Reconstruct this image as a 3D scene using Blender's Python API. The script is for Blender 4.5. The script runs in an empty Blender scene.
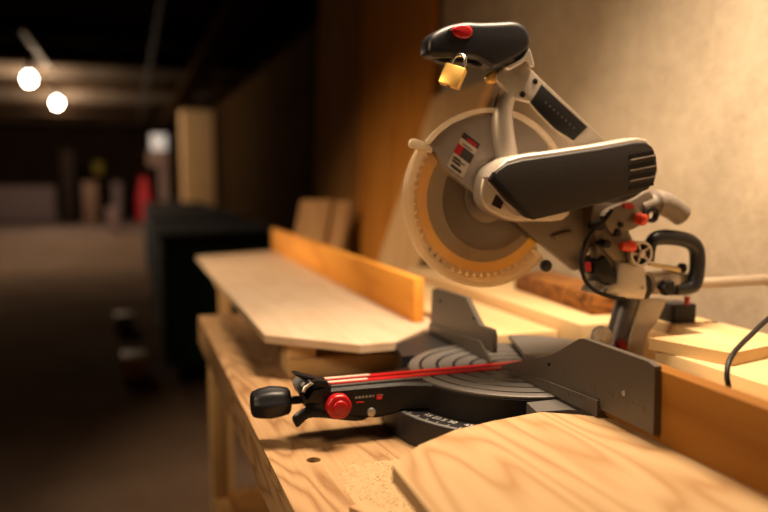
import bpy, bmesh, math, random
from mathutils import Vector, Matrix
random.seed(7)
S = bpy.context.scene
COL = S.collection
PI = math.pi

# ------------------------------------------------------------------ camera
FPX = 750.0
PHI = math.atan(78 / FPX)
TH = math.atan(254 * math.cos(PHI) / FPX)
CAM = Vector((0, 0, 1.25))
cF = Vector((math.sin(TH) * math.cos(PHI), math.cos(TH) * math.cos(PHI), -math.sin(PHI)))
cR = Vector((math.cos(TH), -math.sin(TH), 0))
cU = cR.cross(cF)
cd = bpy.data.cameras.new('camera')
cam = bpy.data.objects.new('camera', cd)
COL.objects.link(cam)
cam.matrix_world = Matrix(((cR.x, cU.x, -cF.x, CAM.x), (cR.y, cU.y, -cF.y, CAM.y), (cR.z, cU.z, -cF.z, CAM.z), (0, 0, 0, 1)))
cd.sensor_width = 36
cd.lens = FPX / 768 * 36
cd.clip_start = 0.02
cd.dof.use_dof = True
cd.dof.focus_distance = 1.0
cd.dof.aperture_fstop = 1.7
S.camera = cam

# ------------------------------------------------------------------ world, lights, exposure
w = bpy.data.worlds.new('world')
S.world = w
w.use_nodes = True
w.node_tree.nodes['Background'].inputs[0].default_value = (1.0, 0.62, 0.36, 1)
w.node_tree.nodes['Background'].inputs[1].default_value = 0.006
S.view_settings.view_transform = 'Standard'
S.view_settings.look = 'None'
S.view_settings.exposure = 0.0
S.view_settings.gamma = 1.0
S.view_settings.use_curve_mapping = False


def spot(name, loc, target, power, color, angle, blend, radius):
    l = bpy.data.lights.new(name, 'SPOT')
    l.energy = power
    l.color = color
    l.spot_size = math.radians(angle)
    l.spot_blend = blend
    l.shadow_soft_size = radius
    o = bpy.data.objects.new(name, l)
    COL.objects.link(o)
    o.location = loc
    o.rotation_euler = (Vector(target) - Vector(loc)).to_track_quat('-Z', 'Y').to_euler()
    return o


def point(name, loc, power, color, radius):
    l = bpy.data.lights.new(name, 'POINT')
    l.energy = power
    l.color = color
    l.shadow_soft_size = radius
    o = bpy.data.objects.new(name, l)
    COL.objects.link(o)
    o.location = loc
    return o


WARM = (1.0, 0.755, 0.50)


def area(name, loc, target, power, color, sx, sy, spread):
    l = bpy.data.lights.new(name, 'AREA')
    l.shape = 'RECTANGLE'
    l.size = sx
    l.size_y = sy
    l.energy = power
    l.color = color
    l.spread = math.radians(spread)
    o = bpy.data.objects.new(name, l)
    COL.objects.link(o)
    o.location = loc
    o.rotation_euler = (Vector(target) - Vector(loc)).to_track_quat('-Z', 'Y').to_euler()
    return o


area('bench_lamp_light', (0.64, 0.98, 2.25), (0.50, 1.04, 0.9), 20.5, WARM, 0.20, 0.6, 104)
area('aisle_fill_light', (-1.3, 0.5, 2.0), (0.4, 1.0, 0.9), 4.6, (1.0, 0.70, 0.40), 0.35, 0.35, 80)  # fill added to brighten the bench and fence sides, no fixture here
area('corridor_fill_light', (-0.95, 1.9, 2.3), (0.45, 2.75, 0.8), 5.8, (1.0, 0.70, 0.42), 0.3, 0.3, 54)  # second added fill, lifts the far sheets and left fence board


# ------------------------------------------------------------------ materials
def newmat(name):
    m = bpy.data.materials.new(name)
    m.use_nodes = True
    nt = m.node_tree
    return m, nt, nt.nodes['Principled BSDF']


def node(nt, t, **kw):
    n = nt.nodes.new(t)
    for k, v in kw.items():
        setattr(n, k, v)
    return n


def plain(name, col, rough=0.5, metal=0.0, noise=0.12, nscale=60, bump=0.0, spec=0.5, coat=0.0):
    m, nt, b = newmat(name)
    tc = node(nt, 'ShaderNodeTexCoord')
    n = node(nt, 'ShaderNodeTexNoise')
    n.inputs['Scale'].default_value = nscale
    n.inputs['Detail'].default_value = 4
    nt.links.new(tc.outputs['Object'], n.inputs['Vector'])
    mx = node(nt, 'ShaderNodeMix', data_type='RGBA')
    mx.inputs['A'].default_value = tuple(c * (1 - noise) for c in col) + (1,)
    mx.inputs['B'].default_value = tuple(min(1, c * (1 + noise)) for c in col) + (1,)
    nt.links.new(n.outputs['Fac'], mx.inputs['Factor'])
    nt.links.new(mx.outputs['Result'], b.inputs['Base Color'])
    b.inputs['Roughness'].default_value = rough
    b.inputs['Metallic'].default_value = metal
    b.inputs['Specular IOR Level'].default_value = spec
    b.inputs['Coat Weight'].default_value = coat
    if bump:
        bp = node(nt, 'ShaderNodeBump')
        bp.inputs['Strength'].default_value = bump
        bp.inputs['Distance'].default_value = 0.002
        nt.links.new(n.outputs['Fac'], bp.inputs['Height'])
        nt.links.new(bp.outputs['Normal'], b.inputs['Normal'])
    return m


def wood(name, light, dark, axis=1, ring=18.0, seed=0.0, rough=0.6, fig=0.5, distort=5.0, knot=0.75, spec=0.15):
    """grain runs along axis; long cathedral figure plus fine fibres"""
    m, nt, b = newmat(name)
    tc = node(nt, 'ShaderNodeTexCoord')
    mp = node(nt, 'ShaderNodeMapping')
    sc = [1.0, 1.0, 1.0]
    sc[axis] = 0.16
    mp.inputs['Scale'].default_value = sc
    mp.inputs['Location'].default_value = (seed, seed * 1.7, seed * 0.6)
    nt.links.new(tc.outputs['Object'], mp.inputs['Vector'])
    n1 = node(nt, 'ShaderNodeTexNoise')
    n1.inputs['Scale'].default_value = distort
    n1.inputs['Detail'].default_value = 2
    nt.links.new(mp.outputs[0], n1.inputs['Vector'])
    mul = node(nt, 'ShaderNodeMath', operation='MULTIPLY')
    mul.inputs[1].default_value = ring
    nt.links.new(n1.outputs['Fac'], mul.inputs[0])
    fr = node(nt, 'ShaderNodeMath', operation='PINGPONG')
    fr.inputs[1].default_value = 1.0
    nt.links.new(mul.outputs[0], fr.inputs[0])
    pw = node(nt, 'ShaderNodeMath', operation='POWER')
    pw.inputs[1].default_value = 2.2
    nt.links.new(fr.outputs[0], pw.inputs[0])
    mp2 = node(nt, 'ShaderNodeMapping')
    sc2 = [1.0, 1.0, 1.0]
    sc2[axis] = 0.03
    mp2.inputs['Scale'].default_value = sc2
    mp2.inputs['Location'].default_value = (seed, seed, seed)
    nt.links.new(tc.outputs['Object'], mp2.inputs['Vector'])
    n2 = node(nt, 'ShaderNodeTexNoise')
    n2.inputs['Scale'].default_value = 260
    n2.inputs['Detail'].default_value = 3
    nt.links.new(mp2.outputs[0], n2.inputs['Vector'])
    n3 = node(nt, 'ShaderNodeTexNoise')
    n3.inputs['Scale'].default_value = 4.0
    n3.inputs['Detail'].default_value = 3
    nt.links.new(mp.outputs[0], n3.inputs['Vector'])
    a = node(nt, 'ShaderNodeMath', operation='MULTIPLY')
    a.inputs[1].default_value = fig
    nt.links.new(pw.outputs[0], a.inputs[0])
    c = node(nt, 'ShaderNodeMath', operation='MULTIPLY_ADD')
    c.inputs[1].default_value = 0.35
    nt.links.new(n2.outputs['Fac'], c.inputs[0])
    nt.links.new(a.outputs[0], c.inputs[2])
    d = node(nt, 'ShaderNodeMath', operation='MULTIPLY_ADD')
    d.inputs[1].default_value = 0.45
    nt.links.new(n3.outputs['Fac'], d.inputs[0])
    nt.links.new(c.outputs[0], d.inputs[2])
    r = node(nt, 'ShaderNodeValToRGB')
    r.color_ramp.elements[0].position = 0.2
    r.color_ramp.elements[0].color = tuple(light) + (1,)
    r.color_ramp.elements[1].position = 0.98
    r.color_ramp.elements[1].color = tuple(dark) + (1,)
    nt.links.new(d.outputs[0], r.inputs[0])
    # knots
    vo = node(nt, 'ShaderNodeTexVoronoi')
    mp3 = node(nt, 'ShaderNodeMapping')
    sc3 = [1.0, 1.0, 1.0]
    sc3[axis] = 0.45
    mp3.inputs['Scale'].default_value = sc3
    mp3.inputs['Location'].default_value = (seed * 3, seed, 0.3)
    nt.links.new(tc.outputs['Object'], mp3.inputs['Vector'])
    vo.inputs['Scale'].default_value = 4.2
    nt.links.new(mp3.outputs[0], vo.inputs['Vector'])
    kr = node(nt, 'ShaderNodeMapRange')
    kr.inputs['From Min'].default_value = 0.03
    kr.inputs['From Max'].default_value = 0.07
    kr.inputs['To Min'].default_value = knot
    kr.inputs['To Max'].default_value = 0.0
    nt.links.new(vo.outputs['Distance'], kr.inputs['Value'])
    mx = node(nt, 'ShaderNodeMix', data_type='RGBA')
    mx.inputs['B'].default_value = (dark[0] * 0.5, dark[1] * 0.33, dark[2] * 0.25, 1)
    nt.links.new(r.outputs[0], mx.inputs['A'])
    nt.links.new(kr.outputs[0], mx.inputs['Factor'])
    nt.links.new(mx.outputs['Result'], b.inputs['Base Color'])
    bp = node(nt, 'ShaderNodeBump')
    bp.inputs['Strength'].default_value = 0.12
    bp.inputs['Distance'].default_value = 0.001
    nt.links.new(d.outputs[0], bp.inputs['Height'])
    nt.links.new(bp.outputs['Normal'], b.inputs['Normal'])
    b.inputs['Roughness'].default_value = rough
    b.inputs['Specular IOR Level'].default_value = spec
    return m


def concrete(name, base, spots, rough=0.85, scale=1.0, bump=0.4, spec=0.0):
    m, nt, b = newmat(name)
    tc = node(nt, 'ShaderNodeTexCoord')
    n1 = node(nt, 'ShaderNodeTexNoise')
    n1.inputs['Scale'].default_value = 2.6 * scale
    n1.inputs['Detail'].default_value = 6
    n1.inputs['Roughness'].default_value = 0.65
    n2 = node(nt, 'ShaderNodeTexNoise')
    n2.inputs['Scale'].default_value = 34 * scale
    n2.inputs['Detail'].default_value = 8
    n2.inputs['Roughness'].default_value = 0.7
    for n in (n1, n2):
        nt.links.new(tc.outputs['Object'], n.inputs['Vector'])
    ad = node(nt, 'ShaderNodeMath', operation='MULTIPLY_ADD')
    ad.inputs[1].default_value = 0.45
    nt.links.new(n2.outputs['Fac'], ad.inputs[0])
    nt.links.new(n1.outputs['Fac'], ad.inputs[2])
    r = node(nt, 'ShaderNodeValToRGB')
    r.color_ramp.elements[0].position = 0.45
    r.color_ramp.elements[0].color = tuple(spots) + (1,)
    r.color_ramp.elements[1].position = 0.85
    r.color_ramp.elements[1].color = tuple(base) + (1,)
    nt.links.new(ad.outputs[0], r.inputs[0])
    nt.links.new(r.outputs[0], b.inputs['Base Color'])
    bp = node(nt, 'ShaderNodeBump')
    bp.inputs['Strength'].default_value = bump
    bp.inputs['Distance'].default_value = 0.004
    nt.links.new(n2.outputs['Fac'], bp.inputs['Height'])
    nt.links.new(bp.outputs['Normal'], b.inputs['Normal'])
    b.inputs['Roughness'].default_value = rough
    b.inputs['Specular IOR Level'].default_value = spec
    return m


def glow(name, col, strength):
    m, nt, b = newmat(name)
    b.inputs['Emission Color'].default_value = tuple(col) + (1,)
    b.inputs['Emission Strength'].default_value = strength
    b.inputs['Base Color'].default_value = (0.8, 0.8, 0.75, 1)
    return m


M = {}
M['ply_top'] = wood('plywood_top', (0.58, 0.45, 0.34), (0.45, 0.32, 0.20), 1, 16, 1.3, fig=0.3, distort=6.5, knot=0.3)
M['ply_bench'] = wood('bench_plywood', (0.43, 0.275, 0.145), (0.17, 0.075, 0.025), 1, 30, 5.1, fig=0.42, distort=9, knot=0.4)
M['ply_front'] = wood('front_plywood', (0.43, 0.30, 0.165), (0.27, 0.14, 0.055), 1, 26, 3.7, fig=0.45, distort=8, knot=0.0)
M['pine'] = wood('pine_board', (0.74, 0.52, 0.26), (0.46, 0.24, 0.08), 1, 10, 2.2, fig=0.4)
M['pine_pale'] = wood('pale_pine', (0.68, 0.50, 0.28), (0.52, 0.34, 0.16), 1, 8, 8.4, fig=0.35)
M['fence_pine'] = wood('fence_pine', (0.88, 0.41, 0.075), (0.58, 0.22, 0.03), 1, 12, 4.4, fig=0.35)
M['stud'] = wood('stud_wood', (0.55, 0.36, 0.17), (0.32, 0.17, 0.06), 2, 9, 6.0, fig=0.35)
M['rough_beam'] = wood('rough_beam', (0.34, 0.14, 0.035), (0.09, 0.035, 0.012), 0, 26, 3.1, fig=0.7, distort=14)
M['fence_shaded'] = wood('shaded_fence_pine', (0.30, 0.13, 0.022), (0.19, 0.07, 0.010), 1, 12, 9.4, fig=0.35, knot=0.5)  # darker copy of the fence pine, shade put into the colour
M['sheet_brown'] = wood('sheet_brown', (0.62, 0.27, 0.055), (0.42, 0.155, 0.025), 2, 10, 7.7, fig=0.4, spec=0.0)
M['sheet_dark'] = wood('sheet_dark', (0.42, 0.22, 0.08), (0.26, 0.12, 0.035), 2, 10, 9.7, fig=0.4, spec=0.0)
M['sheet_tan'] = wood('sheet_tan', (0.68, 0.46, 0.25), (0.50, 0.30, 0.14), 2, 10, 1.7, fig=0.35, spec=0.0)
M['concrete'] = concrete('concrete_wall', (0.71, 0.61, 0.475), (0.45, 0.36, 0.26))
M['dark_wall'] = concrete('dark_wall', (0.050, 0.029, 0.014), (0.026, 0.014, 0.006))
M['floor'] = concrete('floor_concrete', (0.22, 0.155, 0.115), (0.14, 0.095, 0.068), 0.7, 0.6, 0.1)
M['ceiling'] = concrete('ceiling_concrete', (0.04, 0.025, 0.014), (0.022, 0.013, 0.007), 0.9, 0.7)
M['black'] = plain('black_plastic', (0.008, 0.007, 0.008), 0.42, spec=0.25, bump=0.15, nscale=400)
M['rubber'] = plain('rubber_grip', (0.010, 0.010, 0.014), 0.42, spec=0.4)
M['dkgrey'] = plain('charcoal_cover', (0.024, 0.020, 0.021), 0.55, spec=0.3, noise=0.1, bump=0.25, nscale=500)
M['grey_base'] = plain('dark_grey_casting', (0.018, 0.017, 0.019), 0.45, 0.1, spec=0.3, bump=0.2, nscale=300)
M['alu'] = plain('cast_aluminium', (0.50, 0.44, 0.38), 0.42, 0.55, bump=0.15, nscale=260)
M['alu_dark'] = plain('dull_aluminium', (0.17, 0.135, 0.105), 0.5, 0.4, bump=0.2, nscale=260)
M['table_alu'] = plain('turntable_metal', (0.14, 0.128, 0.122), 0.42, 0.35, bump=0.1, nscale=200)
M['fence_metal'] = plain('fence_metal', (0.085, 0.070, 0.058), 0.42, 0.25, bump=0.15, nscale=220)
M['post'] = plain('post_metal', (0.10, 0.095, 0.10), 0.45, 0.5)
M['steel'] = plain('steel', (0.6, 0.58, 0.55), 0.25, 1.0)
M['red'] = plain('red_plastic', (0.36, 0.004, 0.008), 0.35)
M['red_paint'] = plain('red_kerf', (0.52, 0.01, 0.014), 0.35)
M['red_orange'] = plain('red_orange_knob', (0.62, 0.045, 0.012), 0.4)
M['brass'] = plain('brass', (0.85, 0.52, 0.14), 0.4, 0.6, bump=0.1, nscale=300)
M['cream'] = plain('cream_plastic', (0.75, 0.60, 0.36), 0.5)
M['pewter'] = plain('hose_rubber', (0.20, 0.165, 0.135), 0.65, bump=0.3, nscale=200)
M['teal'] = plain('teal_tarp', (0.004, 0.058, 0.052), 0.7, bump=0.4, nscale=15)
M['dark_void'] = plain('dark_brown', (0.022, 0.014, 0.010), 0.9, spec=0.1)
M['beam'] = concrete('bulb_lit_beam', (0.10, 0.08, 0.065), (0.06, 0.045, 0.035))  # paler than the ceiling: glow of the nearby bulbs put into the colour
M['beige_col'] = concrete('column_paint', (0.95, 0.66, 0.36), (0.84, 0.56, 0.29))
M['white'] = plain('white_label', (0.42, 0.35, 0.28), 0.5)
M['pale_strip'] = plain('pale_strip', (0.75, 0.60, 0.52), 0.35)
M['mark_pale'] = plain('engraved_marks', (0.55, 0.52, 0.50), 0.5)
M['label_mark'] = plain('grey_marks', (0.30, 0.26, 0.24), 0.5)
M['label_blk'] = plain('label_black', (0.02, 0.015, 0.015), 0.5)
M['tin'] = plain('galvanised', (0.45, 0.43, 0.40), 0.4, 0.8)
M['sawdust'] = plain('sawdust', (0.38, 0.25, 0.125), 0.9, noise=0.25, nscale=220, bump=0.9)
M['scrap'] = plain('scrap_card', (0.14, 0.075, 0.04), 0.8)
M['pinkish'] = plain('faded_plastic', (0.28, 0.20, 0.185), 0.8, spec=0.1)
M['yellow'] = plain('yellow_paint', (0.55, 0.42, 0.03), 0.6)
M['far_red'] = plain('far_red', (0.75, 0.02, 0.03), 0.5)
M['rail'] = plain('rail_metal', (0.55, 0.46, 0.36), 0.35, 0.5)
M['bulb'] = glow('bulb_glow', (1.0, 0.90, 0.70), 45)
M['panel_glow'] = glow('panel_glow', (0.9, 0.85, 0.85), 0.32)


def clear_plastic(name, t0, t1):
    m, nt, b = newmat(name)
    out = nt.nodes['Material Output']
    tr = node(nt, 'ShaderNodeBsdfTransparent')
    tr.inputs[0].default_value = (1.0, 0.92, 0.78, 1)
    tl = node(nt, 'ShaderNodeBsdfTranslucent')
    tl.inputs[0].default_value = (0.8, 0.66, 0.45, 1)
    b.inputs['Base Color'].default_value = (0.88, 0.76, 0.58, 1)
    b.inputs['Roughness'].default_value = 0.3
    n = node(nt, 'ShaderNodeTexNoise')
    n.inputs['Scale'].default_value = 14
    tc = node(nt, 'ShaderNodeTexCoord')
    nt.links.new(tc.outputs['Object'], n.inputs['Vector'])
    m1 = node(nt, 'ShaderNodeMixShader')
    m1.inputs[0].default_value = 0.4
    nt.links.new(b.outputs[0], m1.inputs[1])
    nt.links.new(tl.outputs[0], m1.inputs[2])
    m2 = node(nt, 'ShaderNodeMixShader')
    mr = node(nt, 'ShaderNodeMapRange')
    mr.inputs['To Min'].default_value = t0
    mr.inputs['To Max'].default_value = t1
    nt.links.new(n.outputs['Fac'], mr.inputs['Value'])
    nt.links.new(mr.outputs[0], m2.inputs[0])
    nt.links.new(m1.outputs[0], m2.inputs[1])
    nt.links.new(tr.outputs[0], m2.inputs[2])
    nt.links.new(m2.outputs[0], out.inputs['Surface'])
    return m


M['guard'] = clear_plastic('clear_guard', 0.80, 0.90)
M['guard_frost'] = clear_plastic('frosted_guard', 0.38, 0.52)
M['guard_rim'] = plain('guard_rim', (0.80, 0.66, 0.48), 0.35)
M['blade'] = plain('blade_steel', (0.19, 0.155, 0.13), 0.45, 0.7, nscale=30)
M['blade_yellow'] = plain('blade_yellow', (0.85, 0.50, 0.02), 0.5)
M['tooth'] = plain('tooth_carbide', (0.62, 0.48, 0.30), 0.5, 0.2)


# ------------------------------------------------------------------ helpers
def at(u, v, y):
    """world (x, z) of the point of the plane Y=y seen in that direction of the camera"""
    d = (u - 384) * cR / FPX - (v - 256) * cU / FPX + cF
    t = y / d.y
    return (CAM.x + t * d.x, CAM.z + t * d.z)


def pxs(pts, y):
    return [at(u, v, y) for u, v in pts]


def tag(o, label=None, cat=None, group=None, kind=None):
    if label: o['label'] = label
    if cat: o['category'] = cat
    if group: o['group'] = group
    if kind: o['kind'] = kind
    return o


def world_loc(o):
    v = Vector((0, 0, 0))
    while o is not None:
        v += Vector(o.location)
        o = o.parent
    return v


def obj(name, bm, m, parent=None, origin=None, smooth=True):
    """bm holds world coordinates; the object gets its own origin"""
    bm.normal_update()
    bmesh.ops.recalc_face_normals(bm, faces=bm.faces)
    vs = [v.co for v in bm.verts]
    if origin is None:
        xs = [v.x for v in vs]; ys = [v.y for v in vs]; zs = [v.z for v in vs]
        origin = Vector(((min(xs) + max(xs)) / 2, (min(ys) + max(ys)) / 2, min(zs)))
    origin = Vector(origin)
    bmesh.ops.translate(bm, verts=bm.verts, vec=-origin)
    me = bpy.data.meshes.new(name)
    bm.to_mesh(me)
    bm.free()
    mats = m if isinstance(m, (list, tuple)) else [m]
    for x in mats:
        me.materials.append(x)
    if smooth:
        for p in me.polygons: p.use_smooth = True
        try:
            me.set_sharp_from_angle(angle=math.radians(38))
        except Exception:
            pass
    o = bpy.data.objects.new(name, me)
    COL.objects.link(o)
    if parent is not None:
        o.parent = parent
        o.location = origin - world_loc(parent)
    else:
        o.location = origin
    return o


def empty(name, loc):
    o = bpy.data.objects.new(name, None)
    COL.objects.link(o)
    o.location = loc
    o.empty_display_size = 0.05
    return o


def box(bm, x0, x1, y0, y1, z0, z1, bev=0.0, mi=0, rz=0.0, c=None):
    r = bmesh.ops.create_cube(bm, size=1)
    vs = r['verts']
    for v in vs:
        v.co = Vector((x0 + (v.co.x + .5) * (x1 - x0), y0 + (v.co.y + .5) * (y1 - y0), z0 + (v.co.z + .5) * (z1 - z0)))
    fs = set(f for v in vs for f in v.link_faces)
    for f in fs: f.material_index = mi
    if bev:
        es = list(set(e for v in vs for e in v.link_edges))
        rr = bmesh.ops.bevel(bm, geom=es, offset=bev, segments=2, profile=0.5, affect='EDGES')
        vs = list(set(v for f in rr['faces'] for v in f.verts) | set(v for v in vs if v.is_valid))
    if rz:
        c = c or ((x0 + x1) / 2, (y0 + y1) / 2, 0)
        bmesh.ops.rotate(bm, verts=[v for v in vs if v.is_valid], cent=c, matrix=Matrix.Rotation(rz, 3, 'Z'))
    return vs


def mkbox(name, m, parent, *a, **k):
    bm = bmesh.new()
    box(bm, *a, **k)
    return obj(name, bm, m, parent)


def smooth_poly(pts, n=4):
    """closed Catmull-Rom"""
    out = []
    N = len(pts)
    for i in range(N):
        p0, p1, p2, p3 = [Vector(pts[(i + k - 1) % N]) for k in range(4)]
        for j in range(n):
            t = j / n
            out.append(tuple(0.5 * ((2 * p1) + (p2 - p0) * t + (2 * p0 - 5 * p1 + 4 * p2 - p3) * t * t + (3 * p1 - p0 - 3 * p2 + p3) * t ** 3)))
    return out


def inset(pts, d):
    N = len(pts)
    area = sum(pts[i][0] * pts[(i + 1) % N][1] - pts[(i + 1) % N][0] * pts[i][1] for i in range(N))
    s = 1 if area > 0 else -1
    out = []
    for i in range(N):
        a = Vector(pts[i - 1]); b = Vector(pts[i]); c = Vector(pts[(i + 1) % N])
        e1 = (b - a).normalized(); e2 = (c - b).normalized()
        n1 = Vector((-e1.y, e1.x)) * s; n2 = Vector((-e2.y, e2.x)) * s
        n = n1 + n2
        if n.length < 1e-6: n = n1
        n.normalize()
        k = 1 / max(0.5, n.dot(n1))
        out.append(tuple(b + n * d * k))
    return out


def slab(bm, pts, y0, y1, r=0.0, seg=3, mi=0, holes=None):
    """outline in (x, z), from Y=y0 (near the camera) to y1, edges rounded by r"""
    rings = []
    if r > 0:
        for k in range(seg + 1):
            a = PI / 2 * k / seg
            rings.append((inset(pts, r * (1 - math.sin(a))), y0 + r * (1 - math.cos(a))))
        for k in range(seg + 1):
            a = PI / 2 * (1 - k / seg)
            rings.append((inset(pts, r * (1 - math.sin(a))), y1 - r * (1 - math.cos(a))))
    else:
        rings = [(pts, y0), (pts, y1)]
    vr = [[bm.verts.new((p[0], y, p[1])) for p in ps] for ps, y in rings]
    N = len(pts)
    for a, b in zip(vr[:-1], vr[1:]):
        for i in range(N):
            f = bm.faces.new((a[i], a[(i + 1) % N], b[(i + 1) % N], b[i])); f.material_index = mi
    for ring in (vr[0], vr[-1]):
        f = bm.faces.new(ring); f.material_index = mi
    return vr


def prism(bm, pts, z0, z1, mi=0):
    """outline in (x, y)"""
    a = [bm.verts.new((p[0], p[1], z0)) for p in pts]
    b = [bm.verts.new((p[0], p[1], z1)) for p in pts]
    N = len(pts)
    for i in range(N):
        f = bm.faces.new((a[i], a[(i + 1) % N], b[(i + 1) % N], b[i])); f.material_index = mi
    bm.faces.new(a).material_index = mi
    bm.faces.new(b).material_index = mi


def tube(bm, path, rad, n=14, sy=1.0, mi=0):
    """tube along 3D path; rad number or list; caps closed"""
    P = [Vector(p) for p in path]
    R = rad if isinstance(rad, (list, tuple)) else [rad] * len(P)
    rings = []
    up = None
    for i, p in enumerate(P):
        t = (P[min(i + 1, len(P) - 1)] - P[max(i - 1, 0)]).normalized()
        if up is None:
            up = Vector((0, 1, 0)) if abs(t.y) < 0.9 else Vector((0, 0, 1))
        s = t.cross(up).normalized()
        up = s.cross(t).normalized()
        rings.append([bm.verts.new(p + (s * math.cos(2 * PI * k / n) + up * sy * math.sin(2 * PI * k / n)) * R[i]) for k in range(n)])
    for a, b in zip(rings[:-1], rings[1:]):
        for k in range(n):
            bm.faces.new((a[k], a[(k + 1) % n], b[(k + 1) % n], b[k])).material_index = mi
    bm.faces.new(rings[0]).material_index = mi
    bm.faces.new(rings[-1]).material_index = mi


def spline(pts, n=6):
    out = []
    P = [Vector(p) for p in pts]
    P = [P[0] * 2 - P[1]] + P + [P[-1] * 2 - P[-2]]
    for i in range(1, len(P) - 2):
        for j in range(n):
            t = j / n
            p0, p1, p2, p3 = P[i - 1:i + 3]
            out.append(0.5 * ((2 * p1) + (p2 - p0) * t + (2 * p0 - 5 * p1 + 4 * p2 - p3) * t * t + (3 * p1 - p0 - 3 * p2 + p3) * t ** 3))
    out.append(P[-2])
    return out


def disc_y(bm, cx, cz, r, y0, y1, n=32, bev=0.0, mi=0):
    pts = [(cx + r * math.cos(2 * PI * k / n), cz + r * math.sin(2 * PI * k / n)) for k in range(n)]
    slab(bm, pts, y0, y1, bev, 2, mi)


def lathe(bm, prof, base, axis, n=24, mi=0):
    """prof: (distance along axis, radius)"""
    axis = Vector(axis).normalized()
    tube_pts = []
    up = Vector((0, 0, 1)) if abs(axis.z) < 0.9 else Vector((1, 0, 0))
    s = axis.cross(up).normalized(); up = s.cross(axis)
    rings = []
    for d, r in prof:
        c = Vector(base) + axis * d
        rings.append([bm.verts.new(c + (s * math.cos(2 * PI * k / n) + up * math.sin(2 * PI * k / n)) * max(r, 1e-4)) for k in range(n)])
    for a, b in zip(rings[:-1], rings[1:]):
        for k in range(n):
            bm.faces.new((a[k], a[(k + 1) % n], b[(k + 1) % n], b[k])).material_index = mi
    bm.faces.new(rings[0]).material_index = mi
    bm.faces.new(rings[-1]).material_index = mi


def arc_ring(bm, cx, cz, r0, r1, a0, a1, y0, y1, n=60, mi=0):
    pts = []
    for k in range(n + 1):
        a = a0 + (a1 - a0) * k / n
        pts.append((a, math.cos(a), math.sin(a)))
    q = []
    for a, c, s in pts:
        q.append([bm.verts.new((cx + r * c, y, cz + r * s)) for r, y in ((r0, y0), (r1, y0), (r1, y1), (r0, y1))])
    closed = abs(abs(a1 - a0) - 2 * PI) < 1e-4
    for i in range(n):
        a, b = q[i], q[i + 1]
        for k in range(4):
            bm.faces.new((a[k], a[(k + 1) % 4], b[(k + 1) % 4], b[k])).material_index = mi
    if not closed:
        bm.faces.new(q[0]).material_index = mi
        bm.faces.new(q[-1][::-1]).material_index = mi
    else:
        bmesh.ops.remove_doubles(bm, verts=bm.verts, dist=1e-5)


# ================================================================== SETTING
WX = 1.09          # bench-side wall
CEIL = 2.95


def struct(name, m, *a, **k):
    bm = bmesh.new()
    box(bm, *a, **k)
    return tag(obj(name, bm, m), kind='structure')


struct('floor', M['floor'], -9, 5.2, -2.0, 27.2, -0.1, 0)
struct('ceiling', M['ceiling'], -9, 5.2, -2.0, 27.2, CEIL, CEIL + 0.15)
struct('wall_right', M['concrete'], WX, WX + 0.2, -2.0, 4.4, 0, CEIL)
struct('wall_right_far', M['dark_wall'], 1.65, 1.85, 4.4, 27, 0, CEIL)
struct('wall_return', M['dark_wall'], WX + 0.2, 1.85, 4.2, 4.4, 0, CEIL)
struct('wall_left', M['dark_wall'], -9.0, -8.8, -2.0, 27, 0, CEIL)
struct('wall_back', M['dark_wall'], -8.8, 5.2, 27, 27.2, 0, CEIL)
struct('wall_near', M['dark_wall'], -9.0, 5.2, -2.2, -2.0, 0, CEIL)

# ceiling beams across the corridor; the two at the bulbs are coloured as lit
for i, y in enumerate((6.5, 9.0, 10.8, 12.45, 15.95, 19.0, 22.5)):
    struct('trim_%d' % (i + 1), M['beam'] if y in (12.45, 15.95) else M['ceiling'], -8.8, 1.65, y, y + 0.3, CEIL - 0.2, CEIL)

# beam along the wall
struct('trim_8', M['dark_wall'], 0.80, WX, 3.0, 27, 2.62, CEIL - 0.2)

# ================================================================== WORKBENCH
BZ = 0.865
bench = empty('workbench', (0.6, 1.2, 0))
tag(bench, 'long wooden workbench with plywood top running beside the concrete wall', 'workbench')
bm = bmesh.new()
bx0, bx1, by0, by1 = 0.168, WX - 0.005, 0.15, 2.133
HC = (0.226, 0.974); HR = 0.0105
HR = 0.010
hole = [(HC[0] + HR * math.cos(2 * PI * k / 24), HC[1] + HR * math.sin(2 * PI * k / 24)) for k in range(24)]
for z in (BZ - 0.02, BZ):
    es = []
    o4 = [bm.verts.new((x, y, z)) for x, y in ((bx0, by0), (bx1, by0), (bx1, by1), (bx0, by1))]
    hv = [bm.verts.new((x, y, z)) for x, y in hole]
    for L in (o4, hv):
        for i in range(len(L)):
            es.append(bm.edges.new((L[i], L[(i + 1) % len(L)])))
    bmesh.ops.triangle_fill(bm, edges=es, use_beauty=True)
bm.verts.ensure_lookup_table()
na = 4 + 24
for s, n in ((0, 4), (4, 24)):
    for i in range(n):
        a, b = s + i, s + (i + 1) % n
        bm.faces.new((bm.verts[a], bm.verts[b], bm.verts[na + b], bm.verts[na + a]))
top = obj('worktop', bm, M['ply_bench'], bench, smooth=False)
mkbox('apron', M['ply_bench'], bench, 0.1682, 0.2055, by0, by1, BZ - 0.076, BZ - 0.0202)
mkbox('apron', M['stud'], bench, 0.2065, WX - 0.03, by1 - 0.04, by1 - 0.001, BZ - 0.11, BZ - 0.021)
for y in (0.30, 2.03):
    for x in (0.190, 0.93):
        mkbox('leg', M['stud'], bench, x, x + 0.04, y, y + 0.089, 0, BZ - 0.0765 if x < .3 else BZ - 0.022, bev=0.002)
mkbox('brace', M['stud'], bench, 0.231, 0.929, 2.04, 2.078, 0.28, 0.37)
mkbox('brace', M['stud'], bench, 0.191, 0.229, 0.390, 2.029, 0.28, 0.37)
mkbox('shelf', M['sheet_dark'], bench, 0.231, 0.92, 0.40, 2.03, 0.371, 0.389)

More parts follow.
